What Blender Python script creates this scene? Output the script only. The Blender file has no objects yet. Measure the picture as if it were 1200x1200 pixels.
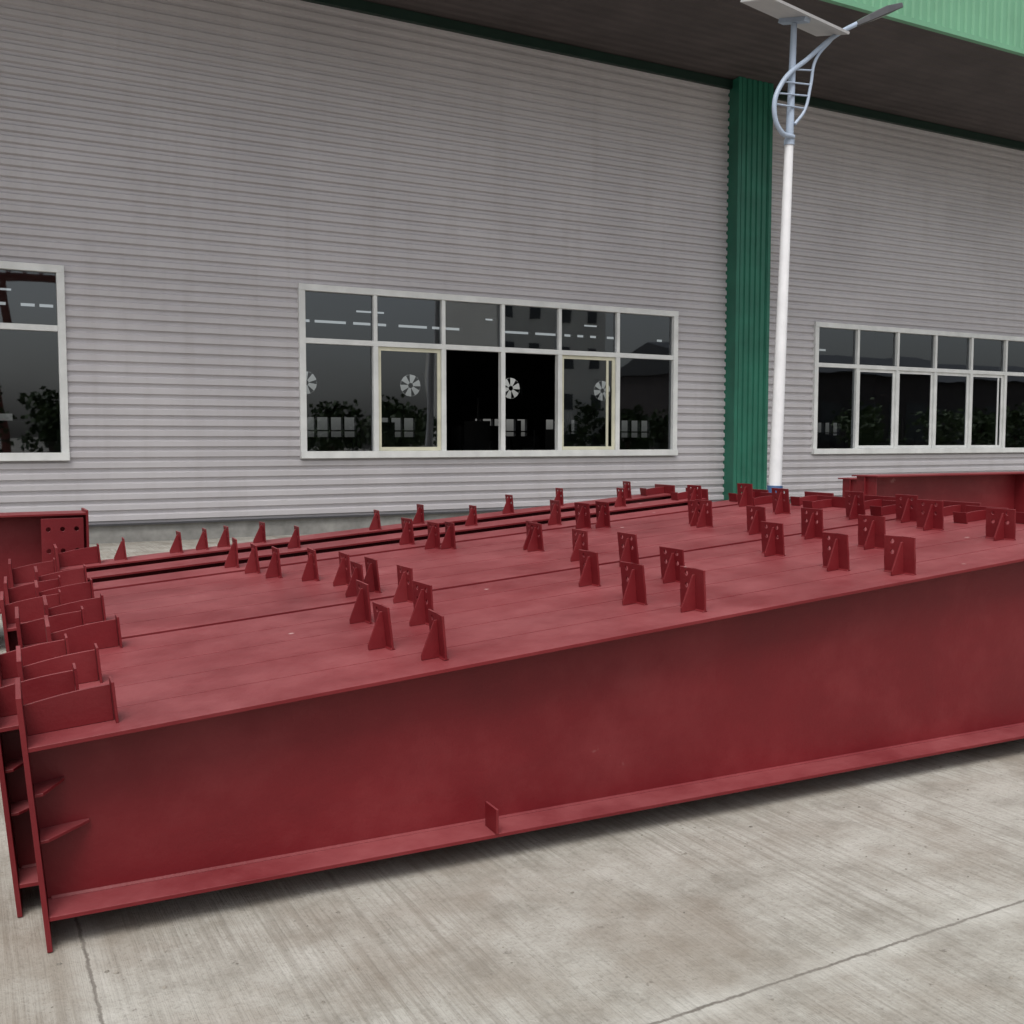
import bpy, math, random, bmesh
from mathutils import Vector, Matrix
random.seed(7)
scene=bpy.context.scene
C=bpy.data.collections.new("scene_objects"); scene.collection.children.link(C)

# ---------------------------------------------------------------- helpers
class MB:
    def __init__(s): s.v=[];s.f=[];s.m=[]
    def face(s,pts,mi=0):
        b=len(s.v); s.v+= [tuple(p) for p in pts]; s.f.append(tuple(range(b,b+len(pts)))); s.m.append(mi)
    def prism(s,poly,ext,mi=0):
        n=len(poly); b=len(s.v); e=Vector(ext)
        s.v+=[tuple(p) for p in poly]; s.v+=[tuple(Vector(p)+e) for p in poly]
        s.f.append(tuple(range(b,b+n))); s.m.append(mi)
        s.f.append(tuple(reversed(range(b+n,b+2*n)))); s.m.append(mi)
        for i in range(n):
            j=(i+1)%n
            s.f.append((b+j,b+i,b+n+i,b+n+j)); s.m.append(mi)
    def box(s,x0,x1,y0,y1,z0,z1,mi=0):
        s.prism([(x0,y0,z0),(x1,y0,z0),(x1,y1,z0),(x0,y1,z0)],(0,0,z1-z0),mi)
    def obj(s,name,mats,parent=None,smooth=False,bevel=0,weld=False,recalc=True):
        me=bpy.data.meshes.new(name); me.from_pydata(s.v,[],s.f)
        for m in mats: me.materials.append(m)
        me.polygons.foreach_set('material_index',s.m)
        me.update()
        if recalc or weld:
            bm=bmesh.new(); bm.from_mesh(me)
            if weld: bmesh.ops.remove_doubles(bm,verts=bm.verts,dist=1e-5)
            bmesh.ops.recalc_face_normals(bm,faces=bm.faces); bm.to_mesh(me); bm.free()
        if smooth:
            for p in me.polygons: p.use_smooth=True
        o=bpy.data.objects.new(name,me); C.objects.link(o)
        if parent: o.parent=parent
        if bevel:
            m=o.modifiers.new('bevel','BEVEL'); m.width=bevel; m.segments=1; m.limit_method='ANGLE'
        return o
def empty(name):
    o=bpy.data.objects.new(name,None); C.objects.link(o); return o
def tube(name,pts,r,mat,parent,taper=None,cyc=False,bez=True):
    cu=bpy.data.curves.new(name,'CURVE'); cu.dimensions='3D'; cu.bevel_depth=r; cu.bevel_resolution=4; cu.use_fill_caps=True
    if bez:
        sp=cu.splines.new('BEZIER'); sp.bezier_points.add(len(pts)-1)
        for i,p in enumerate(pts):
            q=sp.bezier_points[i]; q.co=p; q.handle_left_type=q.handle_right_type='AUTO'
            if taper: q.radius=taper[i]
    else:
        sp=cu.splines.new('POLY'); sp.points.add(len(pts)-1)
        for i,p in enumerate(pts):
            sp.points[i].co=(*p,1)
            if taper: sp.points[i].radius=taper[i]
    sp.use_cyclic_u=cyc
    cu.materials.append(mat)
    o=bpy.data.objects.new(name,cu); C.objects.link(o)
    if parent:o.parent=parent
    return o

def mat(name):
    m=bpy.data.materials.new(name); m.use_nodes=True
    nt=m.node_tree; b=nt.nodes['Principled BSDF']
    return m,nt,b
def N(nt,t,**k):
    n=nt.nodes.new(t)
    for a,v in k.items():
        if a in n.inputs: n.inputs[a].default_value=v
        else: setattr(n,a,v)
    return n
def ramp(nt,fac,stops):
    r=nt.nodes.new('ShaderNodeValToRGB'); e=r.color_ramp.elements
    while len(e)<len(stops): e.new(.5)
    for i,(p,c) in enumerate(stops):
        e[i].position=p; e[i].color=(*c,1) if len(c)==3 else (c[0],)*3+(1,)
    nt.links.new(fac,r.inputs[0]); return r.outputs[0]
def mix(nt,fac,a,b,mode='MIX'):
    m=nt.nodes.new('ShaderNodeMix'); m.data_type='RGBA'; m.blend_type=mode
    for s,v in ((m.inputs[0],fac),(m.inputs[6],a),(m.inputs[7],b)):
        if hasattr(v,'links'): nt.links.new(v,s)
        else: s.default_value=v if not isinstance(v,tuple) else (*v[:3],1)
    return m.outputs[2]
def math_(nt,op,a,b=None):
    m=nt.nodes.new('ShaderNodeMath'); m.operation=op
    for s,v in zip(m.inputs,(a,b)):
        if v is None: continue
        if hasattr(v,'links'): nt.links.new(v,s)
        else: s.default_value=v
    return m.outputs[0]
def noise(nt,scale,detail=4,rough=.55,stretch=None,rot=None,off=None):
    n=nt.nodes.new('ShaderNodeTexNoise'); n.inputs['Scale'].default_value=scale
    n.inputs['Detail'].default_value=detail; n.inputs['Roughness'].default_value=rough
    g=nt.nodes.new('ShaderNodeNewGeometry'); src=g.outputs['Position']
    if stretch or off:
        mp=nt.nodes.new('ShaderNodeMapping')
        if stretch: mp.inputs['Scale'].default_value=stretch
        if rot: mp.inputs['Rotation'].default_value=rot
        if off: mp.inputs['Location'].default_value=off
        nt.links.new(src,mp.inputs[0]); src=mp.outputs[0]
    nt.links.new(src,n.inputs['Vector']); return n.outputs['Fac']
def bump(nt,b,h,strength,dist):
    bu=nt.nodes.new('ShaderNodeBump'); bu.inputs['Strength'].default_value=strength; bu.inputs['Distance'].default_value=dist
    nt.links.new(h,bu.inputs['Height']); nt.links.new(bu.outputs[0],b.inputs['Normal'])

# ---------------------------------------------------------------- materials
def simple(name,col,rough=.5,var=.12,scale=3,metal=0,spec=.5):
    m,nt,b=mat(name)
    n=noise(nt,scale,3)
    c=ramp(nt,n,[(.3,tuple(x*(1-var) for x in col)),(.7,tuple(min(1,x*(1+var)) for x in col))])
    nt.links.new(c,b.inputs['Base Color']); b.inputs['Roughness'].default_value=rough
    b.inputs['Metallic'].default_value=metal; b.inputs['Specular IOR Level'].default_value=spec
    return m

def red_paint():
    m,nt,b=mat('red_oxide_paint')
    big=noise(nt,1.1,4,.6); fine=noise(nt,38,2,.7); st=noise(nt,3,4,.65,stretch=(1.0,4,5))
    base=ramp(nt,big,[(.28,(.140,.0075,.0115)),(.72,(.205,.0125,.0175))])
    base=mix(nt,math_(nt,'MULTIPLY',st,.32),base,(.075,.006,.009))
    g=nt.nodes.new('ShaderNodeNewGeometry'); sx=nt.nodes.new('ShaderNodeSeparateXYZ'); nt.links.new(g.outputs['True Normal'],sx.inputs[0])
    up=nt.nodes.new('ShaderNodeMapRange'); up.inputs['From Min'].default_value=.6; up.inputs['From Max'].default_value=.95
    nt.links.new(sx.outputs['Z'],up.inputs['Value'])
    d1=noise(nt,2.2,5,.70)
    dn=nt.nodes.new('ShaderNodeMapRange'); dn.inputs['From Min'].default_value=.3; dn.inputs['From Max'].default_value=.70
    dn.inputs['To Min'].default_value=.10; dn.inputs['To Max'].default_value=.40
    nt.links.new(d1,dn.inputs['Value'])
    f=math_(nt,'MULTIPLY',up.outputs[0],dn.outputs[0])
    base=mix(nt,f,base,(.46,.165,.175))  # pinkish dust on upward faces; also paints in the brighter, lit look of tops
    # faint chalky bloom on the webs
    base=mix(nt,math_(nt,'MULTIPLY',ramp(nt,d1,[(.48,(0,)),(.72,(1,))]),.10),base,(.34,.11,.11))
    chips=ramp(nt,d1,[(.70,(0,)),(.74,(1,))])
    base=mix(nt,math_(nt,'MULTIPLY',chips,.3),base,(.5,.3,.28))
    vo=nt.nodes.new('ShaderNodeTexVoronoi'); vo.inputs['Scale'].default_value=2.3; nt.links.new(g.outputs['Position'],vo.inputs['Vector'])
    spot=ramp(nt,vo.outputs['Distance'],[(.03,(1,)),(.045,(0,))])
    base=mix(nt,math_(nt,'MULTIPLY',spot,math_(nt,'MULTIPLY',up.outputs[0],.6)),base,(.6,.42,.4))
    nt.links.new(base,b.inputs['Base Color'])
    r=nt.nodes.new('ShaderNodeMapRange'); r.inputs['To Min'].default_value=.38; r.inputs['To Max'].default_value=.62
    nt.links.new(big,r.inputs['Value']); nt.links.new(r.outputs[0],b.inputs['Roughness'])
    b.inputs['Specular IOR Level'].default_value=.36
    bump(nt,b,math_(nt,'ADD',fine,math_(nt,'MULTIPLY',noise(nt,4,1),4)),.3,.004)
    return m
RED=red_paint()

def concrete():
    m,nt,b=mat('broomed_concrete')
    big=noise(nt,.55,5,.65); mid=noise(nt,3.1,5,.74); fine=noise(nt,60,2,.7)
    broom=noise(nt,1,3,.65,stretch=(42,1.1,1)); patch=noise(nt,1.3,3,.6)
    c=ramp(nt,big,[(.3,(.25,.23,.195)),(.5,(.385,.368,.33)),(.72,(.48,.468,.43))])
    c=mix(nt,.55,c,ramp(nt,mid,[(.34,(.21,.19,.16)),(.5,(.40,.382,.342)),(.68,(.54,.525,.485))]))
    pm=ramp(nt,patch,[(.38,(.12,)),(.58,(1,))])
    bm_=math_(nt,'MULTIPLY',ramp(nt,broom,[(.47,(0,)),(.60,(1,))]),math_(nt,'MULTIPLY',pm,.5))
    c=mix(nt,bm_,c,(.215,.195,.165))
    c=mix(nt,math_(nt,'MULTIPLY',ramp(nt,fine,[(.52,(0,)),(.72,(1,))]),.36),c,(.17,.16,.135))
    sp=noise(nt,14,5,.8); c=mix(nt,math_(nt,'MULTIPLY',ramp(nt,sp,[(.62,(0,)),(.68,(1,))]),.6),c,(.12,.105,.09))
    rust=noise(nt,.8,4,.72,off=(7,3,0)); c=mix(nt,math_(nt,'MULTIPLY',ramp(nt,rust,[(.47,(0,)),(.62,(1,))]),.5),c,(.22,.18,.14))
    g=nt.nodes.new('ShaderNodeNewGeometry'); s=nt.nodes.new('ShaderNodeSeparateXYZ'); nt.links.new(g.outputs['Position'],s.inputs[0])
    wob=math_(nt,'MULTIPLY',math_(nt,'SUBTRACT',sp,.5),.03)
    def joint(o,off,per,w):
        t=math_(nt,'ADD',math_(nt,'ADD',s.outputs[o],-off+per*50+per/2),wob)
        t=math_(nt,'MODULO',t,per); t=math_(nt,'ABSOLUTE',math_(nt,'SUBTRACT',t,per/2))
        mr=nt.nodes.new('ShaderNodeMapRange'); mr.inputs['From Min'].default_value=w*.35; mr.inputs['From Max'].default_value=w
        mr.inputs['To Min'].default_value=1; mr.inputs['To Max'].default_value=0
        nt.links.new(t,mr.inputs['Value']); return mr.outputs[0]
    j=math_(nt,'MAXIMUM',joint(0,.30,4.6,.008),joint(1,2.2,4.2,.008))
    jw=math_(nt,'MAXIMUM',joint(0,.30,4.6,.08),joint(1,2.2,4.2,.08))
    c=mix(nt,math_(nt,'MULTIPLY',jw,math_(nt,'MULTIPLY',mid,.6)),c,(.56,.55,.51))
    c=mix(nt,math_(nt,'MULTIPLY',j,math_(nt,'ADD',.2,mid)),c,(.11,.095,.08))
    nt.links.new(c,b.inputs['Base Color']); b.inputs['Roughness'].default_value=.88; b.inputs['Specular IOR Level'].default_value=.25
    bump(nt,b,math_(nt,'ADD',math_(nt,'MULTIPLY',broom,1.4),math_(nt,'MULTIPLY',fine,.7)),.85,.006)
    return m
CONC=concrete()

def siding():
    m,nt,b=mat('grey_corrugated_steel')
    n=noise(nt,.5,3,.6); st=noise(nt,1,4,.6,stretch=(3.5,1,.25)); hz=noise(nt,1,2,.6,stretch=(.15,1,5))
    c=ramp(nt,n,[(.3,(.50,.48,.50)),(.7,(.575,.553,.572))])
    c=mix(nt,math_(nt,'MULTIPLY',ramp(nt,st,[(.5,(0,)),(.8,(1,))]),.38),c,(.40,.37,.365))
    c=mix(nt,math_(nt,'MULTIPLY',ramp(nt,hz,[(.4,(0,)),(.7,(1,))]),.28),c,(.44,.42,.43))
    nt.links.new(c,b.inputs['Base Color']); b.inputs['Roughness'].default_value=.42; b.inputs['Specular IOR Level'].default_value=.4
    return m
SID=siding()
GREEN=simple('green_steel',(.020,.145,.095),.45,.18,1.5)
LGREEN=simple('light_green_steel',(.15,.36,.22),.5,.1,1)
DGREEN=simple('dark_green_trim',(.008,.028,.020),.5)
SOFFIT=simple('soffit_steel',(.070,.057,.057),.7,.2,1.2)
FRAME=simple('aluminium_frame',(.72,.73,.72),.4,.10,3)
FRAMEY=simple('cream_frame',(.66,.64,.50),.45,.1,3)
PLINTH=simple('plinth_concrete',(.26,.255,.24),.9,.25,4)
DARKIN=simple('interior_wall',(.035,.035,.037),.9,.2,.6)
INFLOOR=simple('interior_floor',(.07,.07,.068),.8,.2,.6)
WHITE=simple('white_pole_paint',(.80,.80,.82),.35,.06,4)
BLUEGREY=simple('blue_grey_paint',(.36,.43,.54),.4,.1,4)
NAVY=simple('blue_base_paint',(.05,.11,.24),.45,.15,4)
PANEL=simple('solar_panel',(.02,.025,.05),.2,.1,5)
PANELB=simple('panel_backing',(.50,.50,.51),.5,.06,5)
DARKM=simple('dark_metal',(.06,.06,.065),.4,.1,5)
WOOD=simple('timber',(.16,.10,.06),.85,.35,8)
BLACK=simple('black_rubber',(.02,.02,.02),.6,.2,5)
PALE=simple('pale_render',(.80,.78,.73),.85,.06,.6)
WIN=simple('dark_window',(.08,.085,.09),.2,.1,1)
BARK=simple('bark',(.09,.065,.045),.9,.3,5)
CRANE=simple('crane_paint',(.22,.06,.045),.5,.15,2)
STONE=simple('grit',(.22,.20,.17),.9,.4,20)
def leafmat():
    m,nt,b=mat('foliage'); n=noise(nt,1.5,2)
    c=ramp(nt,n,[(.3,(.022,.045,.014)),(.7,(.07,.11,.03))]); nt.links.new(c,b.inputs['Base Color']); b.inputs['Roughness'].default_value=.6
    return m
LEAF=leafmat()
def glass():
    m=bpy.data.materials.new('window_glass'); m.use_nodes=True; nt=m.node_tree; nt.nodes.clear()
    o=nt.nodes.new('ShaderNodeOutputMaterial'); mx=nt.nodes.new('ShaderNodeMixShader')
    tr=N(nt,'ShaderNodeBsdfTransparent'); tr.inputs[0].default_value=(.66,.69,.71,1)
    gl=N(nt,'ShaderNodeBsdfGlossy'); gl.inputs['Roughness'].default_value=.015; gl.inputs['Color'].default_value=(.86,.92,.98,1)
    fr=nt.nodes.new('ShaderNodeFresnel'); fr.inputs[0].default_value=1.52
    bu=nt.nodes.new('ShaderNodeBump'); bu.inputs['Strength'].default_value=.10; bu.inputs['Distance'].default_value=.02
    nt.links.new(noise(nt,.9,1),bu.inputs['Height']); nt.links.new(bu.outputs[0],gl.inputs['Normal'])
    nt.links.new(math_(nt,'ADD',math_(nt,'MULTIPLY',fr.outputs[0],1.3),.07),mx.inputs[0]); nt.links.new(tr.outputs[0],mx.inputs[1]); nt.links.new(gl.outputs[0],mx.inputs[2])
    nt.links.new(mx.outputs[0],o.inputs[0]); return m
GLASS=glass()

# ---------------------------------------------------------------- ground
g=MB(); g.face([(-400,-400,0),(400,-400,0),(400,400,0),(-400,400,0)]); g.obj('ground',[CONC])
m=MB()
for k in range(420):
    x=random.uniform(-.3,8); y=random.uniform(.9,3.35) if random.random()<.6 else random.uniform(3.0,3.45)
    r=random.choice((.003,.003,.004,.005,.008)); h=r*random.uniform(.5,.9); n=5; a=random.random()*6
    pts=[(x+r*math.cos(a+i*6.283/n)*random.uniform(.7,1.3),y+r*math.sin(a+i*6.283/n)*random.uniform(.7,1.3),.0008) for i in range(n)]
    top=(x+r*.2,y,h)
    for i in range(n): m.face([pts[i],pts[(i+1)%n],top])
m.obj('gravel_grit',[STONE],recalc=False)

# ---------------------------------------------------------------- steel beams
K=.08
def plate_holes(mb,origin,u,v,n,w,h,th,cells,r):
    O=Vector(origin);u=Vector(u);v=Vector(v);n=Vector(n)
    for (a0,a1,b0,b1,hole) in cells:
        if not hole:
            mb.prism([O+u*a0+v*b0,O+u*a1+v*b0,O+u*a1+v*b1,O+u*a0+v*b1],n*th); continue
        ca,cb=(a0+a1)/2,(b0+b1)/2
        outer=[(a1,cb),(a1,b1),(ca,b1),(a0,b1),(a0,cb),(a0,b0),(ca,b0),(a1,b0)]
        inner=[(ca+r*math.cos(i*math.pi/4),cb+r*math.sin(i*math.pi/4)) for i in range(8)]
        P=lambda p,k:O+u*p[0]+v*p[1]+n*(th*k)
        for i in range(8):
            j=(i+1)%8
            mb.face([P(outer[i],0),P(outer[j],0),P(inner[j],0),P(inner[i],0)])
            mb.face([P(outer[j],1),P(outer[i],1),P(inner[i],1),P(inner[j],1)])
            mb.face([P(inner[i],0),P(inner[j],0),P(inner[j],1),P(inner[i],1)])
            mb.face([P(outer[j],0),P(outer[i],0),P(outer[i],1),P(outer[j],1)])
def add_clip(mb,x,y,z,h=.18,w=.185,gb=.075,kind=0,K_=K):
    up=Vector((-K_+random.uniform(-.03,.03),random.uniform(-.03,.03),1)).normalized()
    ly=Vector((random.uniform(-.08,.08),1,0)).normalized(); nx=ly.cross(up).normalized()
    w=w*random.uniform(.94,1.04)
    o=Vector((x,y,z))-ly*(w/2)
    hh=h*.29
    if kind==0:
        cells=[(0,w,0,h-2*hh,False)]
        for i in range(2):
            for k in range(2):
                cells.append((k*w/2,(k+1)*w/2,h-2*hh+i*hh,h-2*hh+(i+1)*hh,True))
    else:
        cells=[(0,w,0,h-2*hh,False)]
        for i in range(2):
            z0,z1=h-2*hh+i*hh,h-2*hh+(i+1)*hh
            cells+=[(0,w*.45,z0,z1,False),(w*.45,w,z0,z1,True)]
    plate_holes(mb,o,ly,up,nx,w,h,.009,cells,.0115)
    ax=Vector((-1,0,-K_)).normalized(); c=Vector((x,y,z))-ly*(.15*w)
    mb.prism([c,c+ax*gb,c+ax*gb+up*.02,c+ax*.012+up*h*.86,c+up*h*.86],ly*.009)
    q=.007
    for s_ in (-1,1):
        bse=o+nx*(0 if s_<0 else .009)
        mb.prism([bse-up*.0005,bse+nx*(s_*q)-up*.0005,bse+up*q],ly*w)
def beam(Yp,w,X0,X1,clips,name='steel_beam',zb=.10,ztop0=.66,K_=K,front=False,rot=-2.29,tw=0):
    mb=MB(); L=X1-.2; s=X0-.2
    T=lambda x:ztop0+K_*x
    ft=.014; hw=w/2
    lx=lambda x,z:x-K_*(z-zb)
    st=lx(s,T(s)); Lt=L
    mb.prism([(st,-hw,T(st)),(Lt,-hw,T(Lt)),(Lt,-hw,T(Lt)-ft),(st,-hw,T(st)-ft)],(0,w,0))
    Lb=L+K_*(T(L)-zb)
    mb.prism([(s,-hw,zb),(Lb,-hw,zb),(Lb,-hw,zb+ft),(s,-hw,zb+ft)],(0,w,0))
    mb.prism([(s,-.004,zb+ft+.0005),(Lb,-.004,zb+ft+.0005),(Lt,-.004,T(Lt)-ft-.0005),(st,-.004,T(st)-ft-.0005)],(0,.008,0))
    q=.009
    for sd in (-1,1):
        mb.prism([(s+.01,sd*.0042,zb+ft+.0002),(s+.01,sd*(.0042+q),zb+ft+.0002),(s+.01,sd*.0042,zb+ft+q)],(Lb-s-.02,0,0))
        a=T(st)-ft-.0002
        mb.prism([(st+.01,sd*.0042,a),(st+.01,sd*(.0042+q),a),(st+.01,sd*.0042,a-q)],(Lt-st-.02,0,(Lt-st-.02)*K_))
    pt=.016
    def endplate(x,sg,hu,zlow=0.003):
        zt2=T(lx(x,T(x)))+hu
        a=[(lx(x,zlow),-hw-.004,zlow),(lx(x,zlow)+sg*pt,-hw-.004,zlow),(lx(x,zt2)+sg*pt,-hw-.004,zt2),(lx(x,zt2),-hw-.004,zt2)]
        mb.prism(a,(0,w+.008,0))
    endplate(s-.0005,-1,.150+random.uniform(-.006,.01)); endplate(Lb+.0005,1,.08)
    def upstand(x,sg,h0,h1,gl):
        t=lambda q:T(x+sg*q)
        pts=[(x+sg*.002,0,t(0)+.001),(x+sg*gl,0,t(gl)+.001)]
        for i in range(0,8):
            q=gl*(1-i/7); hgt=h1+(h0-h1)*(i/7)+.005*math.sin(i/7*math.pi)
            pts.append((x+sg*q,0,t(q)+hgt))
        pts=[(p[0]-K_*(p[2]-t(0)),p[1]-.005,p[2]) for p in pts]
        mb.prism(pts,(0,.010,0))
        cx=x+sg*(gl+.001); zz=t(gl)+.001
        mb.prism([(cx,-.05,zz),(cx,.05,zz),(cx-.012,.05,zz+h1+.014),(cx-.012,-.05,zz+h1+.014)],(sg*.009,0,0))
    upstand(st,1,.100,.122,.255+random.uniform(-.015,.015))
    upstand(Lt,-1,.060,.055,.22)
    for sd in (-1,1):
        for zz,ln in ((.34,.15),(.49,.09)):
            y0=sd*.0045; y1=sd*(hw-.03)
            x0=lx(s,zz)+.001
            mb.prism([(x0,y0,zz),(x0,y1,zz),(x0+.025,y1,zz+.002),(x0+ln,sd*.02,zz+.012),(x0+ln,y0,zz+.012)],(0,0,.010))
        if front or random.random()<.5:
            xs=1.55
            mb.prism([(xs,sd*(.055),zb+ft+.001),(xs,sd*(hw+.006),zb+ft+.001),(xs,sd*(hw+.006),zb+.11),(xs,sd*.055,zb+.11)],(.010,0,0))
    for (x,y,kd,h) in clips:
        add_clip(mb,x,y,T(x)+.001,h=h,kind=kd,K_=K_,w=.185 if Yp<7 else .13)
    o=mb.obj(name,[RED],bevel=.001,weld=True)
    o.location=(.2,Yp,0); o.rotation_euler=(0,0,math.radians(rot)); return o

raw=[(1.6,3.58),(1.5,3.88),(1.62,4.42),(1.8,4.16),(1.95,4.72),(1.93,5.22),(1.83,5.08),(1.89,5.56),(1.81,5.87),(1.68,6.16),(1.63,6.51),(1.59,6.81),
(1.8,7.95),(2.07,7.92),(2.17,7.35),(1.45,8.23),(1.64,7.96),(1.06,7.96),(2.98,7.62),(3.37,7.83),
(2.80,6.73),(2.83,6.42),(2.91,6.18),(3.58,7.38),(4.17,7.52),(4.71,7.87),(3.25,5.83),(3.23,5.56),(3.99,6.7),(4.0,6.35),(4.11,6.16),(3.2,5.12),(2.81,4.36),(3.28,4.69),(2.7,3.82),(3.14,4.11),(2.79,3.51),(4.96,7.36),(5.36,7.54),(5.28,6.75),(4.55,5.77),(4.53,5.49),(5.48,6.35),(4.5,5.02),(3.99,4.31),(4.56,4.59),(3.87,3.73),(4.47,4.05),(3.97,3.42),(5.20,4.26),(5.09,3.70),
(5.35,5.05),(5.3,5.75),(5.2,3.38),(5.4,4.6)]
#        Y'   w    X0   X1
BE=[(3.565,.302,.21,5.85),(3.870,.302,.14,5.70),(4.175,.302,.24,5.88),(4.480,.302,.17,5.72),(4.783,.298,.38,5.86),
    (5.145,.335,.28,5.72),(5.483,.334,.42,5.90),(5.803,.30,.24,5.74),(6.105,.30,.42,5.9),(6.407,.30,.28,5.72),
    (6.78,.30,.46,5.86),(7.35,.30,.34,5.7),(7.95,.30,.66,5.8)]
cl={i:[] for i in range(len(BE))}
for X,Y in raw:
    yp=Y+.04*(X-.2)
    i=min(range(len(BE)),key=lambda k:abs(BE[k][0]-yp))
    off=max(-.05,min(.05,(yp-BE[i][0])))
    cl[i].append((X-.2,off,random.choice((0,0,1)) if Y<7 else 0,random.uniform(.168,.184) if Y<7 else .155))
for i,(Y,w,a,b_) in enumerate(BE):
    beam(Y,w,a,b_,cl[i],front=(i==0))
def plain_beam(x0,x1,y,zb,zt,w,rot=0,end='r',sts=(.4,.8),splice=True):
    mb=MB(); L=x1-x0; ft=.016; hw=w/2
    mb.box(0,L,-hw,hw,zt-ft,zt); mb.box(0,L,-hw,hw,zb,zb+ft); mb.box(0,L,-.005,.005,zb+ft+.0005,zt-ft-.0005)
    for fr in sts:
        xx=L*fr
        for sd in (-1,1):
            mb.box(xx,xx+.01,min(sd*.0055,sd*(hw-.01)),max(sd*.0055,sd*(hw-.01)),zb+ft+.001,zt-ft-.001)
    H=zt-zb-2*ft-.04; rows=4; cw=.10
    if splice:
        xe=L-.32 if end=='r' else .02
        cells=[(c*cw,(c+1)*cw,r*H/rows,(r+1)*H/rows,True) for c in range(3) for r in range(rows)]
        plate_holes(mb,(xe,-hw-.004,zb+ft+.02),(1,0,0),(0,0,1),(0,1,0),.3,H,.011,cells,.018)
        e=(L,L+.018) if end=='r' else (-.018,0)
        mb.box(e[0],e[1],-hw,hw,zb-.02,zt+.02)
    else:
        mb.box(.03,.045,-hw+.05,-.0055,zb+ft+.001,zt-ft-.001); mb.box(.03,.045,.0055,hw-.05,zb+ft+.001,zt-ft-.001)
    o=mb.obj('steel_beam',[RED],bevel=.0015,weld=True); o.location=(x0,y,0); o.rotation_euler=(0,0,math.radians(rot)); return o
plain_beam(-4.2,.86,8.7,.30,1.04,.34)
plain_beam(-4.6,.70,9.15,.28,.97,.34)
plain_beam(9.35,15.2,8.6,.35,1.19,.40,rot=-1,end='l',sts=(.455,.9),splice=False)
plain_beam(9.75,15.6,9.2,.32,1.13,.40,rot=-1,end='l',sts=(.5,),splice=False)
for X,y0,y1 in ((.9,3.62,8.2),(2.9,3.62,8.2),(4.9,3.55,8.2),(-3,8.4,9.5),(-.3,8.4,9.5),(10.2,8.2,9.5),(14,8.2,9.5)):
    mb=MB(); top=.098 if y0<5 else (.278 if X<5 else .318)
    mb.box(X,X+.12,y0,y1,0.002,top); mb.obj('timber_bearer',[WOOD],bevel=.006)

# ---------------------------------------------------------------- factory building
B=empty('factory_building')
YW=17.0; P=.165; DP=.045
def prof(z):
    q=(z%P)/P
    if q<.13: return -q/.13*DP
    if q<.58: return -DP
    if q<.74: return -DP*(1-(q-.58)/.16)
    return 0.
def sid(mb,x0,x1,z0,z1):
    zs={z0,z1}; k=math.floor(z0/P)
    while k*P<z1:
        for q in (0,.13,.58,.74):
            z=(k+q)*P
            if z0+1e-4<z<z1-1e-4: zs.add(z)
        k+=1
    zs=sorted(zs)
    for a,b in zip(zs,zs[1:]):
        mb.face([(x0,YW+prof(a+1e-6),a),(x1,YW+prof(a+1e-6),a),(x1,YW+prof(b-1e-6),b),(x0,YW+prof(b-1e-6),b)])
WZ0,WZ1,WT=1.355,4.17,3.28
wins=[(-17.9,-10.2),(-6.35,1.45),(5.15,12.95),(16.83,24.6),(28.3,36.1)]
mb=MB()
XL,XR=-30,48
sid(mb,XL,XR,.30,WZ0); sid(mb,XL,XR,WZ1,9.0)
xs=[XL]+[v for w in wins for v in w]+[XR]
for a,b in zip(xs[::2],xs[1::2]): sid(mb,a,b,WZ0,WZ1)
mb.obj('wall_siding',[SID],B,recalc=False)
mb=MB(); mb.box(XL,XR,YW-.01,YW+.25,0,.27,0); mb.box(XL,XR,YW-.07,YW+.1,.272,.30,1)
mb.obj('plinth',[PLINTH,DARKM],B)
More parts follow.
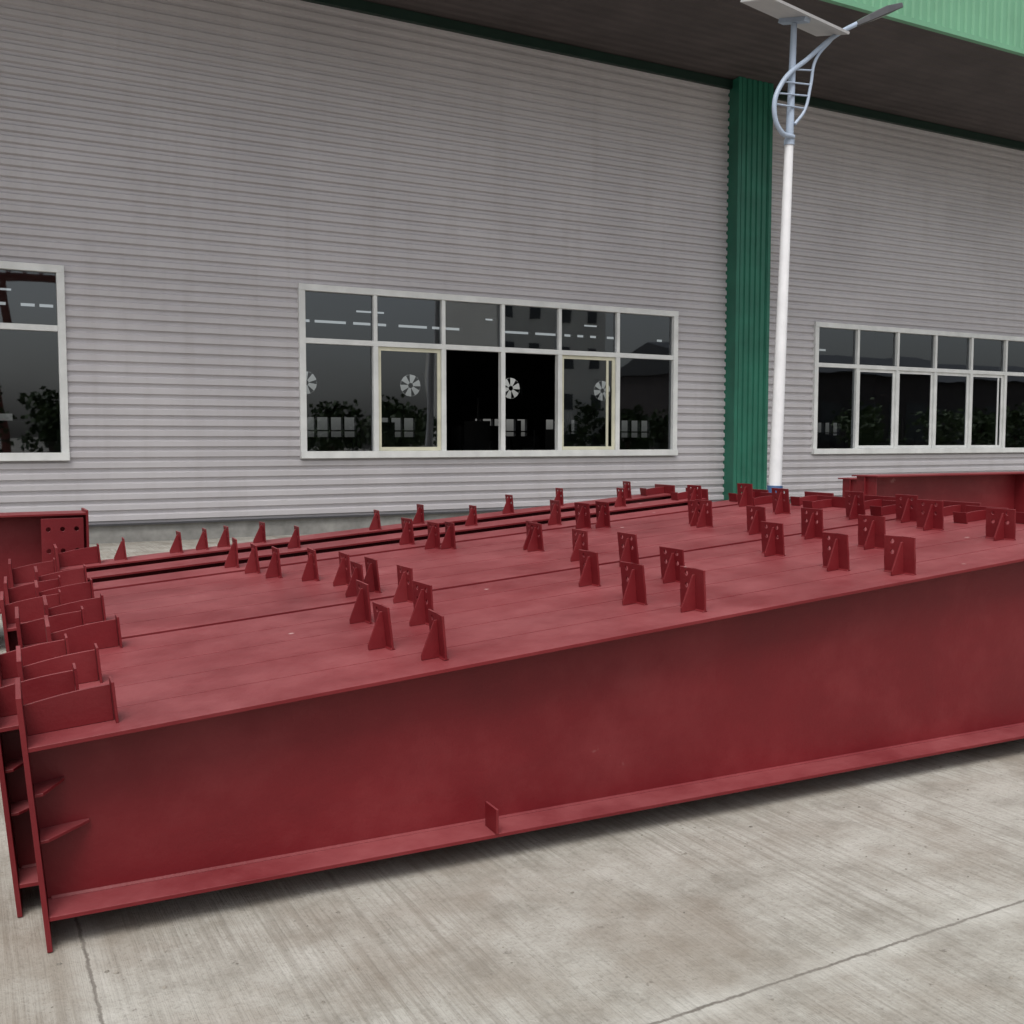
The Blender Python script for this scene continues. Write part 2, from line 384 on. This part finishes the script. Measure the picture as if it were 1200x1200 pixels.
def window(i,x0,x1,openp=(),sash=(1,4)):
    n=6; w=(x1-x0)/n
    if i==2: ms=[5.15,6.46,7.76,8.97,10.20,11.54,12.95]
    else: ms=[x0+k*w for k in range(7)]
    f=MB(); ya,yb=YW-.090,YW+.06
    f.box(x0-.05,x1+.05,ya,yb,WZ1-.06,WZ1+.05); f.box(x0-.05,x1+.05,ya-.03,yb,WZ0-.06,WZ0+.06)
    f.box(x0-.05,x0+.06,ya+.003,yb,WZ0+.06,WZ1-.06); f.box(x1-.06,x1+.05,ya+.003,yb,WZ0+.06,WZ1-.06)
    f.box(x0+.06,x1-.06,ya+.02,yb-.02,WT-.045,WT+.045)
    for k in range(1,6):
        f.box(ms[k]-.045,ms[k]+.045,ya+.015,yb-.015,WZ0+.06,WT-.045); f.box(ms[k]-.035,ms[k]+.035,ya+.015,yb-.015,WT+.045,WZ1-.06)
    f.obj('window_frame',[FRAME],B,bevel=.004)
    s=MB()
    for k in sash:
        a,b=ms[k]+.047,ms[k+1]-.047; z0,z1=WZ0+.062,WT-.047; q=.065
        s.box(a,b,YW-.03,YW,z1-q,z1); s.box(a,b,YW-.03,YW,z0,z0+q)
        s.box(a,a+q,YW-.03,YW,z0+q,z1-q); s.box(b-q,b,YW-.03,YW,z0+q,z1-q)
        if k==sash[-1]: s.box(b-.2,b-.15,YW-.028,YW-.002,z0+q,z1-q)
    s.obj('sliding_sash',[FRAMEY if i==2 else FRAME],B,bevel=.003)
    gl=MB(); R_=random.uniform
    for k in range(6):
        a,b=ms[k]+.03,ms[k+1]-.03; e=R_(-.004,.004); e2=R_(-.003,.003)
        gl.face([(a,YW-.005+e,WT),(b,YW-.005-e,WT),(b,YW-.005-e+e2,WZ1-.05),(a,YW-.005+e+e2,WZ1-.05)])
        if k in openp: continue
        dy=.0 if k not in sash else -.012
        e=R_(-.005,.005); e2=R_(-.006,.006)
        gl.face([(a,YW+dy+e,WZ0+.05),(b,YW+dy-e,WZ0+.05),(b,YW+dy-e+e2,WT),(a,YW+dy+e+e2,WT)])
    gl.obj('window_glass',[GLASS],B,recalc=False)
for i,(a,b) in enumerate(wins): window(i,a,b,openp=(2,3) if i==2 else (),sash=(1,4) if i==2 else (1,2,3,4))
def pilaster(x0,x1):
    m=MB(); n=6; w=(x1-x0)/n; yf=YW-.36
    pts=[(x0,YW+.05),(x0,yf)]
    for k in range(n):
        a=x0+k*w
        pts+=[(a+w*.12,yf),(a+w*.22,yf+.03),(a+w*.45,yf+.03),(a+w*.55,yf)]
    pts+=[(x1,yf),(x1,YW+.05)]
    for (ax,ay),(bx_,by) in zip(pts,pts[1:]):
        m.face([(ax,ay,0.01),(bx_,by,0.01),(bx_,by,8.995),(ax,ay,8.995)])
    m.box(x0-.03,x0+.05,yf-.012,yf+.03,0.01,8.99); m.box(x1-.05,x1+.03,yf-.012,yf+.03,.01,8.99)
    m.obj('green_pilaster',[GREEN],B)
pilaster(14.28,15.14); pilaster(-9.08,-8.22); pilaster(25.98,26.84)
m=MB(); SP=.25; yy=13.16
while yy<16.9:
    y1=min(yy+SP,17.3)
    m.face([(XL,yy,9.0),(XR,yy,9.0),(XR,yy+SP*.55,9.0),(XL,yy+SP*.55,9.0)])
    m.face([(XL,yy+SP*.55,9.0),(XR,yy+SP*.55,9.0),(XR,yy+SP*.7,9.03),(XL,yy+SP*.7,9.03)])
    m.face([(XL,yy+SP*.7,9.03),(XR,yy+SP*.7,9.03),(XR,y1,9.0),(XL,y1,9.0)])
    yy+=SP
m.face([(XL,yy,9.0),(XR,yy,9.0),(XR,17.3,9.0),(XL,17.3,9.0)])
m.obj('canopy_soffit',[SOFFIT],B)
m=MB(); m.box(XL,XR,YW-.14,YW+.02,8.82,8.99); m.obj('eave_trim',[DGREEN],B)
m=MB(); x=XL
while x<XR:
    for (a,ya,b,yb) in ((0,0,.08,0),(.08,0,.11,.03),(.11,.03,.17,.03),(.17,.03,.2,0)):
        m.face([(x+a,13.1+ya,9.05),(x+b,13.1+yb,9.05),(x+b,13.1+yb,11.6),(x+a,13.1+ya,11.6)])
    x+=.2
m.box(XL,XR,13.06,13.155,8.97,9.06)
m.obj('canopy_fascia',[LGREEN],B)
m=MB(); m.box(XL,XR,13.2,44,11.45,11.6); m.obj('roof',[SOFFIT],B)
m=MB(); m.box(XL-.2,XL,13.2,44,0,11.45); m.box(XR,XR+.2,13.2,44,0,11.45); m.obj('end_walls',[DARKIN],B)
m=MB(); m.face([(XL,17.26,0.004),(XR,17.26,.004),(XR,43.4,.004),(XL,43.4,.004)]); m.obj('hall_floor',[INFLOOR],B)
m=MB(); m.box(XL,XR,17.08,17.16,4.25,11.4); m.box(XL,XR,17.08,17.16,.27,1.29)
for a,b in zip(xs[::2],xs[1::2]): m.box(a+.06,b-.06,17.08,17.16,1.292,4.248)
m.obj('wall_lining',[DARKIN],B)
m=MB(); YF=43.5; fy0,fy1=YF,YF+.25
def band(z0,z1): m.box(XL,XR,fy0,fy1,z0,z1)
band(0,1.75)
def gaps(z0,z1,segs):
    x=XL
    for a,b in segs:
        if a>x: m.box(x,a,fy0,fy1,z0,z1)
        x=b
    m.box(x,XR,fy0,fy1,z0,z1)
seg=[]; x=-26
while x<46:
    k=0
    for k in range(random.choice((3,4,5))): seg.append((x+k*.62,x+k*.62+.54))
    x+=k*.62+random.choice((1.6,2.6,3.4))
gaps(1.75,2.0,seg); band(2.0,2.06); gaps(2.06,2.62,seg); band(2.62,3.52)
fans=[13.4,18.3,23.5,28.75]
gaps(3.52,4.68,[(f-.58,f+.58) for f in fans]); band(4.68,6.7)
seg=[]; x=-28
while x<46:
    l=random.choice((.5,.9,1.5)); seg.append((x,x+l)); x+=l+random.choice((.15,.25,.5,2.2))
gaps(6.7,6.84,seg); band(6.84,7.25)
seg=[]; x=-27
while x<46:
    l=random.choice((.5,.9,1.4)); seg.append((x,x+l)); x+=l+random.choice((.2,.4,3,5))
gaps(7.25,7.36,seg); band(7.36,11.45)
for f in fans:
    for i in range(16):
        a0,a1=i*math.pi/8,(i+1)*math.pi/8
        def sq(a):
            c,s_=math.cos(a),math.sin(a); k=.58/max(abs(c),abs(s_)); return (f+c*k,fy0+.1,4.1+s_*k)
        def ci(a): return (f+math.cos(a)*.5,fy0+.1,4.1+math.sin(a)*.5)
        m.face([sq(a0),sq(a1),ci(a1),ci(a0)])
        m.face([(f,fy0+.08,4.1),(f+.12*math.cos(a0),fy0+.08,4.1+.12*math.sin(a0)),(f+.12*math.cos(a1),fy0+.08,4.1+.12*math.sin(a1))])
    for i in range(6):
        a=i*math.pi/3+.3+f
        m.face([(f+.1*math.cos(a),fy0+.09,4.1+.1*math.sin(a)),(f+.49*math.cos(a-.2),fy0+.09,4.1+.49*math.sin(a-.2)),(f+.49*math.cos(a+.2),fy0+.09,4.1+.49*math.sin(a+.2))])
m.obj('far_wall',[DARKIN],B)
m=MB()
for k in range(60):
    x=random.uniform(-6,40); y=random.uniform(32,42); w=random.uniform(.4,2.2); h=random.uniform(.8,2.3)
    m.box(x,x+w,y,y+1,0.006,h)
    if random.random()<.6: m.box(x+w*.3,x+w*.4,y+.2,y+.3,h,h+random.uniform(.3,1.0))
m.obj('machinery',[DARKM],B)

# ---------------------------------------------------------------- street lamp
Lp=empty('solar_street_lamp')
YL=11.0
bx=10.16; tx=10.385; zt=7.25
at=lambda z:(bx+(tx-bx)*z/zt,YL,z)
tube('pole_shaft',[at(0.03),at(5.75)],.1,WHITE,Lp,taper=[1.0,.62],bez=False)
tube('pole_upper',[at(5.751),at(zt+.1)],.1,BLUEGREY,Lp,taper=[.58,.42],bez=False)
tube('pole_collar',[at(5.70),at(5.78)],.075,BLUEGREY,Lp,bez=False)
tube('pole_sleeve',[at(0.03),at(.96)],.112,NAVY,Lp,bez=False)
m=MB(); m.box(bx-.2,bx+.2,YL-.2,YL+.2,.0,.03); m.obj('base_plate',[DARKM],Lp)
tube('lamp_arm',[(10.36,YL-.06,5.80),(10.14,YL-.06,5.84),(10.0,YL-.06,6.12),(10.12,YL-.06,6.48),(10.62,YL-.06,6.92),(11.1,YL-.06,7.30),(11.62,YL-.06,7.60)],.034,BLUEGREY,Lp)
tube('scroll_arm',[(10.38,YL-.06,5.98),(10.56,YL-.06,6.2),(10.66,YL-.06,6.55),(10.74,YL-.06,6.9),(11.05,YL-.06,7.25)],.022,BLUEGREY,Lp)
for k,(a,b) in enumerate((((10.02,6.2),(10.56,6.22)),((10.05,6.35),(10.62,6.4)),((10.16,6.52),(10.66,6.56)),((10.4,6.72),(10.70,6.76)))):
    tube('rung_%d'%(k+1),[(a[0],YL-.06,a[1]),(b[0],YL-.06,b[1])],.012,BLUEGREY,Lp,bez=False)
m=MB()
def ring(x,z,w,h): return [(x,YL-.06-w,z-h*.3),(x,YL-.06+w,z-h*.3),(x,YL-.06+w*.8,z+h*.7),(x,YL-.06-w*.8,z+h*.7)]
secs=[ring(11.5,7.52,.045,.07),ring(11.68,7.61,.11,.1),ring(12.0,7.77,.15,.12),ring(12.32,7.91,.13,.08),ring(12.38,7.94,.07,.03)]
for r0,r1 in zip(secs,secs[1:]):
    for i in range(4):
        j=(i+1)%4; m.face([r0[i],r0[j],r1[j],r1[i]])
m.face(secs[0]); m.face(secs[-1])
m.obj('lamp_head',[DARKM],Lp,bevel=.01,weld=True)
m=MB(); m.face([(11.8,YL-.13,7.632),(11.8,YL+.01,7.632),(12.2,YL+.0,7.815),(12.2,YL-.12,7.815)]); m.obj('lamp_lens',[PANELB],Lp)
m=MB(); m.box(-.72,.72,-.34,.34,.001,.035,0); m.box(-.70,.70,-.32,.32,.036,.04,1)
m.box(-.05,.05,-.28,.28,-.06,0,2)
o=m.obj('solar_panel',[PANELB,PANEL,BLUEGREY],Lp); o.location=(10.40,YL,zt+.18); o.rotation_euler=(math.radians(17),math.radians(8),0)

tube('cable',[(1.2,8.9,.02),(2.2,8.7,.35),(3.4,8.75,.5),(4.6,8.6,.3),(5.6,8.8,.02)],.022,BLACK,None)

# ---------------------------------------------------------------- things behind the viewpoint (seen in the glass)
Ap=empty('apartment_building')
m=MB(); m.box(34,44,-42,-32,0,15.5,0); m.box(33.8,44.2,-42.2,-31.8,15.5,15.9,0)
for fl in range(5):
    for k in range(4):
        x=35+k*2.4; z=1.2+fl*3.0; m.box(x,x+.9,-31.99,-31.95,z,z+1.2,1)
m.obj('walls',[PALE,WIN],Ap)
Wh=empty('warehouse')
m=MB(); m.box(62,150,-60,-40,0,8,0); m.prism([(61.5,-61,8),(61.5,-39,8),(61.5,-50,11)],(89,0,0),1)
for k in range(20): m.box(64+k*4.2,66.6+k*4.2,-39.99,-39.95,1.2,5.2,2)
m.obj('walls',[SOFFIT,DARKM,WIN],Wh)
Gc=empty('gantry_crane')
m=MB()
for yy in (-39,-43):
    for sx in (-1.6,1.6): m.prism([(2+sx,yy,0),(2.3+sx,yy,0),(2.3+sx*.35,yy,12),(2+sx*.35,yy,12)],(0,.3,0))
m.obj('legs',[CRANE],Gc)
m=MB(); m.box(-24,8,-41.6,-41.3,12.0,12.35); m.box(-24,8,-40.6,-40.3,12.0,12.35); m.box(-24,8,-41.1,-40.8,13.4,13.6)
for k in range(31):
    xx=-24+k; m.prism([(xx,-41.5,12.3),(xx+.12,-41.5,12.3),(xx+.62,-41,13.4),(xx+.5,-41,13.4)],(0,.1,0)); m.prism([(xx+.5,-40.9,13.4),(xx+.62,-40.9,13.4),(xx+1.12,-40.5,12.3),(xx+1,-40.5,12.3)],(0,.1,0))
m.obj('girder',[CRANE],Gc)
def trees(name,specs):
    m=MB()
    for (tx_,ty_,h,r) in specs:
        for i in range(8):
            a0,a1=i*2*math.pi/8,(i+1)*2*math.pi/8
            m.face([(tx_+.22*math.cos(a0),ty_+.22*math.sin(a0),0),(tx_+.22*math.cos(a1),ty_+.22*math.sin(a1),0),(tx_+.1*math.cos(a1),ty_+.1*math.sin(a1),h*.7),(tx_+.1*math.cos(a0),ty_+.1*math.sin(a0),h*.7)],0)
        for c in range(20):
            th=random.uniform(0,6.28); rr=r*math.sqrt(random.random()); cz=h*random.uniform(.3,1); rr*=1-.55*abs(cz/h-.6)/.4
            cx,cy=tx_+rr*math.cos(th),ty_+rr*math.sin(th)
            for l in range(36):
                p=Vector((random.gauss(cx,.5),random.gauss(cy,.5),max(.3,random.gauss(cz,.38))))
                d=Vector((random.gauss(0,1),random.gauss(0,1),random.gauss(0,1))).normalized(); e=d.orthogonal().normalized()*.17; d=d*.22
                m.face([p-e,p+d,p+e,p-d],1)
    m.obj(name,[BARK,LEAF],recalc=False)
trees('tree_row',[(x+random.uniform(-1,1),-31+random.uniform(-4,3),random.uniform(2.6,4.4),random.uniform(2,3)) for x in range(-14,110,4) if not (32<x<41)])

# ---------------------------------------------------------------- light
w=bpy.data.worlds.new('World'); scene.world=w; w.use_nodes=True; nt=w.node_tree
bg=nt.nodes['Background']; sky=nt.nodes.new('ShaderNodeTexSky'); sky.sky_type='NISHITA'; sky.sun_disc=False
el=math.radians(60); sd=Vector((-.46,-.68,0)).normalized()
sky.sun_elevation=el; sky.sun_rotation=math.atan2(sd.x,sd.y); sky.dust_density=4; sky.air_density=1.2; sky.ozone_density=1
hs=nt.nodes.new('ShaderNodeHueSaturation'); hs.inputs['Saturation'].default_value=.28
nt.links.new(sky.outputs[0],hs.inputs['Color']); nt.links.new(hs.outputs[0],bg.inputs[0]); bg.inputs[1].default_value=.15
sl=bpy.data.lights.new('sun','SUN'); sl.energy=1.7; sl.angle=math.radians(26); sl.color=(1,.97,.92)
so=bpy.data.objects.new('sun',sl); C.objects.link(so)
S=Vector((sd.x*math.cos(el),sd.y*math.cos(el),math.sin(el)))
so.rotation_euler=S.to_track_quat('Z','Y').to_euler(); so.location=S*50

# ---------------------------------------------------------------- camera
th=math.radians(61.6); p=math.radians(4)
Fh=Vector((math.cos(th),math.sin(th),0)); F=Fh*math.cos(p)+Vector((0,0,-math.sin(p))); R=Vector((math.sin(th),-math.cos(th),0)); U=R.cross(F)
cam=bpy.data.cameras.new('camera'); co=bpy.data.objects.new('camera',cam); C.objects.link(co)
M=Matrix((R,U,-F)).transposed().to_4x4(); M.translation=Vector((0,0,1.6)); co.matrix_world=M
cam.sensor_width=36; cam.lens=36; cam.clip_end=2000; cam.clip_start=.05
scene.camera=co
scene.view_settings.view_transform='Standard'; scene.view_settings.look='None'; scene.view_settings.exposure=0
